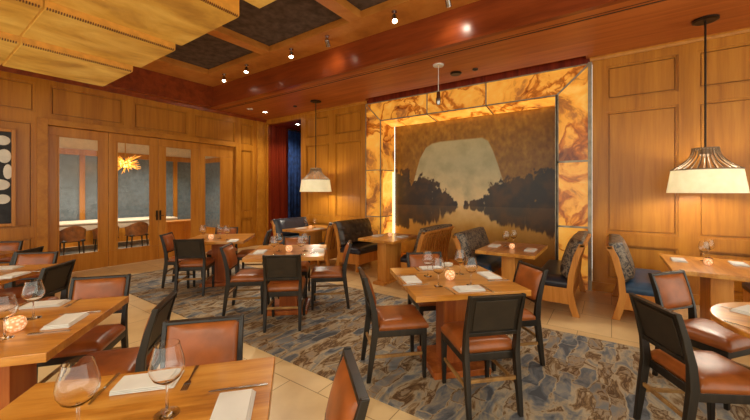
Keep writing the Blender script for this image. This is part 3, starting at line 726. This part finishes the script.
for tn,side,d,lat,lab in CH:
    (x,y),a,z=TB[tn]; th=a+side*PI/2; nx,ny=math.cos(th),math.sin(th)
    chair(x+nx*d-ny*lat,y+ny*d+nx*lat,th+PI,lab,'cognac leather chairs around the square tables',z)
# round table and its two chairs
RT=(1.04,3.02)
t=thing('round_table','round wooden table cut by the right edge of the photo','table',(RT[0],RT[1],RZ))
autosmooth(MB().lathe([(.505,.715),(.51,.72),(.51,.745),(.505,.75)],64).build('tabletop','tabletop',t),.5)
MB().lathe([(.06,.04),(.055,.715)],24).build('pedestal','tablebase',t,smooth=False); MB().lathe([(.28,0),(.28,.03),(.06,.05)],32).build('base','tablebase',t)
chair(.46,2.83,math.atan2(.5,.86),'chair with dark back to the camera at the round table','cognac leather chairs at the round table',RZ)
chair(.62,3.62,math.atan2(-.62,.8),'leather-backed chair at the far side of the round table','cognac leather chairs at the round table',RZ)
# ================================================================== BOOTHS
def booth_table(x0,x1,y0,y1,label):
    t=thing('booth_table',label,'table',((x0+x1)/2,(y0+y1)/2,0),0,'booth tables along the back wall'); w,h=(x1-x0)/2,(y1-y0)/2
    MB().box((-h,-w,.715),(h,w,.76)).build('tabletop','tabletop',t,bevel=.004).rotation_euler=(0,0,PI/2)
    MB().box((-.085,-.28,.04),(.085,.22,.715)).build('pedestal','booth',t,bevel=.005); MB().box((-.11,-.38,0),(.11,.34,.045)).build('base','booth',t,bevel=.005)
BT={'b1':(-5.64,-4.97,4.62,5.66),'b2':(-3.52,-2.82,4.47,5.42),'b3':(-1.51,-.77,4.46,5.47),'b4':(.50,1.32,4.48,5.54)}
for k,l in (('b1','booth table below the far pendant by the blue curtain'),('b2','booth table beside the glowing left side of the onyx portal'),('b3','booth table in front of the painting beside the right onyx pillar'),('b4','booth table below the large ivory pendant')):
    booth_table(*BT[k],l)
def bench(xb,sgn,y0,y1,label,depth=.58,seatmat='blackleather',backmat='fabric',top=.92,dim=False):
    """xb = outer face of the back; sgn=+1 sitter looks along +x"""
    L=(y1-y0); t=thing('booth_bench',label,'bench',(xb,y0,0),0,'upholstered booth benches'); S=Matrix.Diagonal((sgn,1,1,1))
    zt=top
        # end posts: curved rear legs rising into the back
    for y in (0,L-.045):
        pts=[(.05,0),(.085,.12),(.125,.3),(.108,.5),(.05,.75),(-.01,zt)]
        poly=[(x-.0,z) for x,z in pts]+[(x+.07+.01*(z<.2),z) for x,z in reversed(pts)]
        MB().prism(poly,'y',y,y+.045,S).build('leg','booth',t,bevel=.005)
        MB().post([(depth-.05,y+.0225,0,.024,.0225),(depth-.05,y+.0225,.3,.03,.0225)],S).build('leg','booth',t,bevel=.004)
    MB().box((.14,0.005,.14),(depth,L-.005,.34),S).build('seat_base','booth',t,bevel=.006)
    # slatted wooden back
    sl=MB()
    def xat(z): return interp([(.3,.125),(.5,.108),(.75,.05),(zt,-.01)],z)
    n=max(6,int(L/.11))
    for k in range(n):
        y=.05+k*(L-.1)/n; w=(L-.1)/n*.62
        sl.loft([[(xat(z)+.008,y,z),(xat(z)+.028,y,z),(xat(z)+.028,y+w,z),(xat(z)+.008,y+w,z)] for z in (.33,.5,.75,zt-.03)],S)
    sl.build('slats','booth',t)
    MB().loft([[(xat(z)+.022,.04,z),(xat(z)+.045,.04,z),(xat(z)+.045,L-.04,z),(xat(z)+.022,L-.04,z)] for z in (.33,.5,.75,zt-.03)],S).build('back_board','mahog',t)
    MB().box((-.012,0,zt-.04),(.06,L,zt),S).build('top_rail','booth',t,bevel=.008)
    # seat cushion
    cushion_grid(.15,depth+.01,.01,L-.01,.34,.455,.05,.02,16).add([],[]).build('seat','%s'%seatmat,t,smooth=True) if sgn>0 else None
    if sgn<0:
        cushion_grid(-depth-.01,-.15,.01,L-.01,.34,.455,.05,.02,16).build('seat',seatmat,t,smooth=True)
    # back cushion: built flat then leaned
    def dm(x,y):
        u=(x/.13)%1; v=((y/.15)+(.5 if int(x/.13)%2 else 0))%1
        r=math.hypot(u-.5,v-.5); return .022*math.exp(-(r/.18)**2)
    cz=cushion_grid(0,zt-.40,.03,L-.03,0,.12,.08,.05,40 if dim else 18,dm if dim else None)
    lean=math.atan2(.15,zt-.42)
    # local x -> up along the back, z -> forward
    Mx=Matrix(((-math.sin(lean),0,math.cos(lean),.165),(0,1,0,0),(math.cos(lean),0,math.sin(lean),.455),(0,0,0,1)))
    cz.v=[tuple(S@(Mx@Vector(p))) for p in cz.v]
    cz.build('back_cushion',backmat,t,smooth=True)
    return t
bench(-6.62,1,5.08,6.16,'black leather bench beside the blue curtain, facing the far pendant table',.62,'blueleather','blackleather',.85)
bench(-4.66,-1,5.05,6.16,'blue-seated bench right of the far pendant table, back to the tufted bench',.42,'blueleather','tuft',.86)
bench(-4.62,1,5.05,6.16,'tufted brown leather bench left of the glowing portal booth',.66,'blackleather','tuft',.90,True)
bench(-2.50,-1,4.95,6.16,'bench with slatted wooden back standing in front of the painting',.47,'blackleather','fabric',.88)
bench(-2.04,1,4.95,6.16,'bench with rolled dark cushion facing the booth table beside the right pillar',.58,'blueleather','fabric',.86)
bench(-.27,-1,4.78,6.10,'bench with marbled cushion right of its table, before the onyx pillar',.57,'blackleather','fabric',.90)
bench(-.05,1,4.96,6.10,'blue-seated bench with curved wood end left of the large pendant booth',.62,'blueleather','fabric',.88)
bench(1.92,-1,4.98,6.10,'dark bench right of the large pendant booth, cut by right edge',.56,'blackleather','fabric',.95)
# ================================================================== TABLE SETTINGS
def make_glass():
    t=thing('wine_glass','x','glass')
    # outer then inner profile of bowl
    out=[(.004,.098),(.02,.102),(.038,.116),(.049,.138),(.0505,.155),(.046,.18),(.039,.205),(.0355,.222)]
    inn=[(r-.0014,z) for r,z in reversed(out[2:])]+[(.018,.1055),(.003,.103)]
    autosmooth(MB().lathe(out+inn,28).build('bowl','glass',t),1.2)
    autosmooth(MB().lathe([(.036,0),(.036,.0018),(.012,.006),(.0045,.014),(.0036,.05),(.0038,.09),(.006,.0985)],24).build('stem_and_foot','glass',t),1.2)
    return t
gl0=make_glass(); gu=[False]
def glass(x,y,z,lab,group,s=1.0):
    if not gu[0]: gl0.location=(x,y,z); gl0['label']=lab; gl0['group']=group; gl0.scale=(s,s,s); gu[0]=True; return
    r=dup(gl0,(x,y,z),0,lab,group); r.scale=(s,s,s)
def make_napkin():
    mb=MB()
    for k in range(3):
        o=.012*k; z=.0002+k*.0055
        secs=[]
        for (yy,zz) in ((-.068+o*.5,z),(-.070+o*.5,z+.0025),(-.066+o*.5,z+.005),(.064-o*.2,z+.005),(.068-o*.2,z+.0025),(.064-o*.2,z)):
            secs.append((yy,zz))
        mb.prism(secs,'x',-.112+.010*k,.112)
    o=mb.build('folded_napkin','napkin',None,bevel=.0015); tag(o,'x','napkin'); return o
np0=make_napkin(); nu=[False]
def napkin(x,y,z,a,lab,group='folded white napkins on the tables'):
    o=np0 if not nu[0] else np0.copy()
    if nu[0]: C.objects.link(o)
    nu[0]=True; o.location=(x,y,z); o.rotation_euler=(0,0,a); o['label']=lab; o['group']=group
def make_knife():
    t=thing('table_knife','x','knife')
    MB().loft([[(-.0055,y,.0015),(.0055,y,.0015),(.0045,y,.006),(-.0045,y,.006)] for y in (-.11,-.06,0)]).build('handle','steel',t,bevel=.001)
    MB().prism([(-.003,0),(.004,0),(.009,.02),(.009,.07),(.004,.108),(-.003,.112)],'z',.002,.0035).build('blade','steel',t)
    return t
def make_fork():
    t=thing('table_fork','x','fork')
    MB().loft([[(-w,y,.001),(w,y,.001),(w,y,.0035),(-w,y,.0035)] for y,w in ((-.1,.007),(-.02,.0035),(.02,.003),(.035,.011),(.05,.0125))]).build('handle','steel',t)
    for k in range(4): MB().box((-.012+k*.0067,.049,.001),(-.0085+k*.0067,.095,.0028)).build('tine','steel',t)
    return t
kn0=make_knife(); fk0=make_fork(); cu_=[False,False]
def cutlery(i,x,y,z,a,lab):
    p=(kn0,fk0)[i]; g=('steel knives beside the napkins','steel forks beside the napkins')[i]
    if not cu_[i]: p.location=(x,y,z); p.rotation_euler.z=a; p['label']=lab; p['group']=g; cu_[i]=True
    else: dup(p,(x,y,z),a,lab,g)
def make_votive():
    t=thing('candle_holder','x','candle holder')
    autosmooth(MB().lathe([(.022,0),(.036,.012),(.045,.035),(.042,.06),(.032,.076),(.030,.076),(.039,.06),(.041,.035),(.032,.014),(.01,.008)],24).build('glass_bowl','votive',t),1.2)
    MB().lathe([(.02,.01),(.02,.04)],16).build('candle','napkin',t); MB().sphere((0,0,.052),(.006,.006,.013),8).build('flame','flame',t,smooth=True)
    return t
vt0=make_votive(); vu=[False]
def candle(x,y,z,lab,s=1.):
    if not vu[0]: vt0.location=(x,y,z); vt0['label']=lab; vt0['group']='glowing candle holders'; vt0.scale=(s,s,s); vu[0]=True
    else: dup(vt0,(x,y,z),0,lab,'glowing candle holders').scale=(s,s,s)
ZT1=.762+RZ+.0005; ZT0=.7625
GR='stemmed wine glasses on the tables'
def setp(tn):
    return ZT1 if TB[tn][2]>0 else ZT0
# wine glasses by table: foot positions
for tn,lst in {'centre':[(427.8,276,'at the left'),(438.5,286,'nearest the left front corner'),(460,274,'behind the candle'),(471,285,'right of the candle')],
  'middle':[(274,255,'at the left'),(279,251,'second from left'),(301,255,'right of the candle'),(305,251,'at the far right')],
  'doors':[(203,239.5,'at the left'),(220,238.5,'just right of the candle'),(227,240,'at the right')],
  'near':[(78,440,'beside the knife at left'),(167,414,'behind the napkin with its long fork')],
  'long':[(33.5,318,'standing behind the candle'),(4.5,338,'cut by the left edge')]}.items():
    for px,py,l in lst:
        z=setp(tn); x,y=on(px,py,z); glass(x,y,z,'wine glass on %s, %s'%(SH[tn],l),GR,1.12 if tn=='near' else 1.04)
for tn,px,py in (('centre',450,279.5),('middle',289,251.5),('doors',211,239.3),('long',16,331)):
    z=setp(tn); x,y=on(px,py,z); candle(x,y,z,'glowing amber glass candle holder on %s'%SH[tn],1.0 if tn!='long' else 1.)
z=ZT1; x,y=on(448,266,z)
tag(MB().lathe([(.03,0),(.045,.004),(.05,.03),(.046,.03),(.042,.008),(.005,.005)],20,Matrix.Translation((x,y,z))).build('small_dish','pebble'),'small pale dish behind the candle on the table before the painting','dish')
def tang(tn,side): return TB[tn][1]+side*PI/2+PI/2
NAP=[('centre',411,280,2,'left'),('centre',431.5,268.5,1,'far'),('centre',468.6,289.5,3,'near'),('centre',489,276,0,'right'),
 ('middle',260.5,252,2,'left'),('middle',318.5,251,0,'right'),
 ('near',149,383,1,'far'),('near',232,413,0,'right'),('long',66,322,0,'right'),('long',46,305,1,'far'),('third',13,276,0,'right'),('third',6,268.5,1,'far'),
 ('doors',233,241,0,'right'),('doors',188,241,2,'left')]
for tn,px,py,side,l in NAP:
    z=setp(tn); x,y=on(px,py,z); a=tang(tn,side); napkin(x,y,z,a,'folded white napkin at the %s side of %s'%(l,SH[tn]))
    if tn in ('doors',): continue
    ux,uy=math.cos(a),math.sin(a); nx,ny=uy,-ux  # n: outward
    for i,s in ((0,1),(1,-1)):
        if tn=='third' and l=='far': continue
        d=.155*s; cx_,cy_=x+ux*d+nx*.0,y+uy*d+ny*.0
        cutlery(i,cx_,cy_,z,math.atan2(-ny,-nx)-PI/2,'steel %s beside the %s-side napkin on %s'%(('knife','fork')[i],l,SH[tn]))
BS={'b1':'the far pendant booth table','b2':'the glowing portal booth table','b3':'the booth table beside the right pillar','b4':'the large pendant booth table'}
zb=.7605
for b,px,py,l in (('b1',306,228,'left'),('b1',315,228,'right'),('b3',506,246.5,'left'),('b3',513.5,245,'right'),('b4',704,261,'left'),('b4',709,258,'right')):
    x,y=on(px,py,zb); glass(x,y,zb,'wine glass on %s, the %s of two'%(BS[b],l),GR)
for b,px,py in (('b1',310.5,228.5),('b2',390,236.5),('b3',512,248.5),('b4',708,265)):
    x,y=on(px,py,zb); candle(x,y,zb,'glowing amber glass candle holder on %s'%BS[b],.85)
for b,px,py,l in (('b1',301,228.5,'left'),('b1',318.5,229,'right'),('b2',378,235.8,'left'),('b2',402,236.8,'right'),('b3',494.5,246,'left'),('b3',530.5,250.3,'right'),('b4',678.5,260.5,'left'),('b4',739,264.5,'right')):
    x,y=on(px,py,zb); napkin(x,y,zb,PI/2,'folded white napkin at the %s end of %s'%(l,BS[b]))
zr=RZ+.7505
x,y=on(752,312,zr); napkin(x,y,zr,1.0,'folded white napkin on the round table')
x,y=on(742,312,zr); cutlery(0,x,y,zr,.95,'steel knife lying beside the napkin on the round table')
x,y=on(745,327,zr); cutlery(1,x,y,zr,.95,'steel fork at the near edge of the round table')
# ================================================================== LIGHT, CAMERA
w=bpy.data.worlds.new('World'); SC.world=w; w.use_nodes=True
bg=w.node_tree.nodes['Background']; bg.inputs[0].default_value=(.98,.95,.80,1); bg.inputs[1].default_value=1.7
# downlights added to brighten the private room
for x,y,l in ((-10.9,1.6,'added fill downlight over the near half of the private dining table'),(-10.9,4.6,'added fill downlight over the far half of the private dining table'),(-9.4,3.0,'added fill downlight just inside the glass doors')):
    downlight(x,y,l,True,230,3.3)
cam=bpy.data.cameras.new('Camera'); co=bpy.data.objects.new('Camera',cam); C.objects.link(co)
cam.sensor_fit='HORIZONTAL'; cam.sensor_width=36; cam.lens=36*FPX/750
co.location=(0,0,H); co.rotation_euler=(PI/2,0,YAW)
cam.shift_x=(375-CXP)/750; cam.shift_y=-(210-HY)/750
cam.clip_start=.05
SC.camera=co
SC.view_settings.view_transform='Standard'; SC.view_settings.look='None'; SC.view_settings.gamma=1; SC.view_settings.exposure=.27
SC.cycles.max_bounces=8
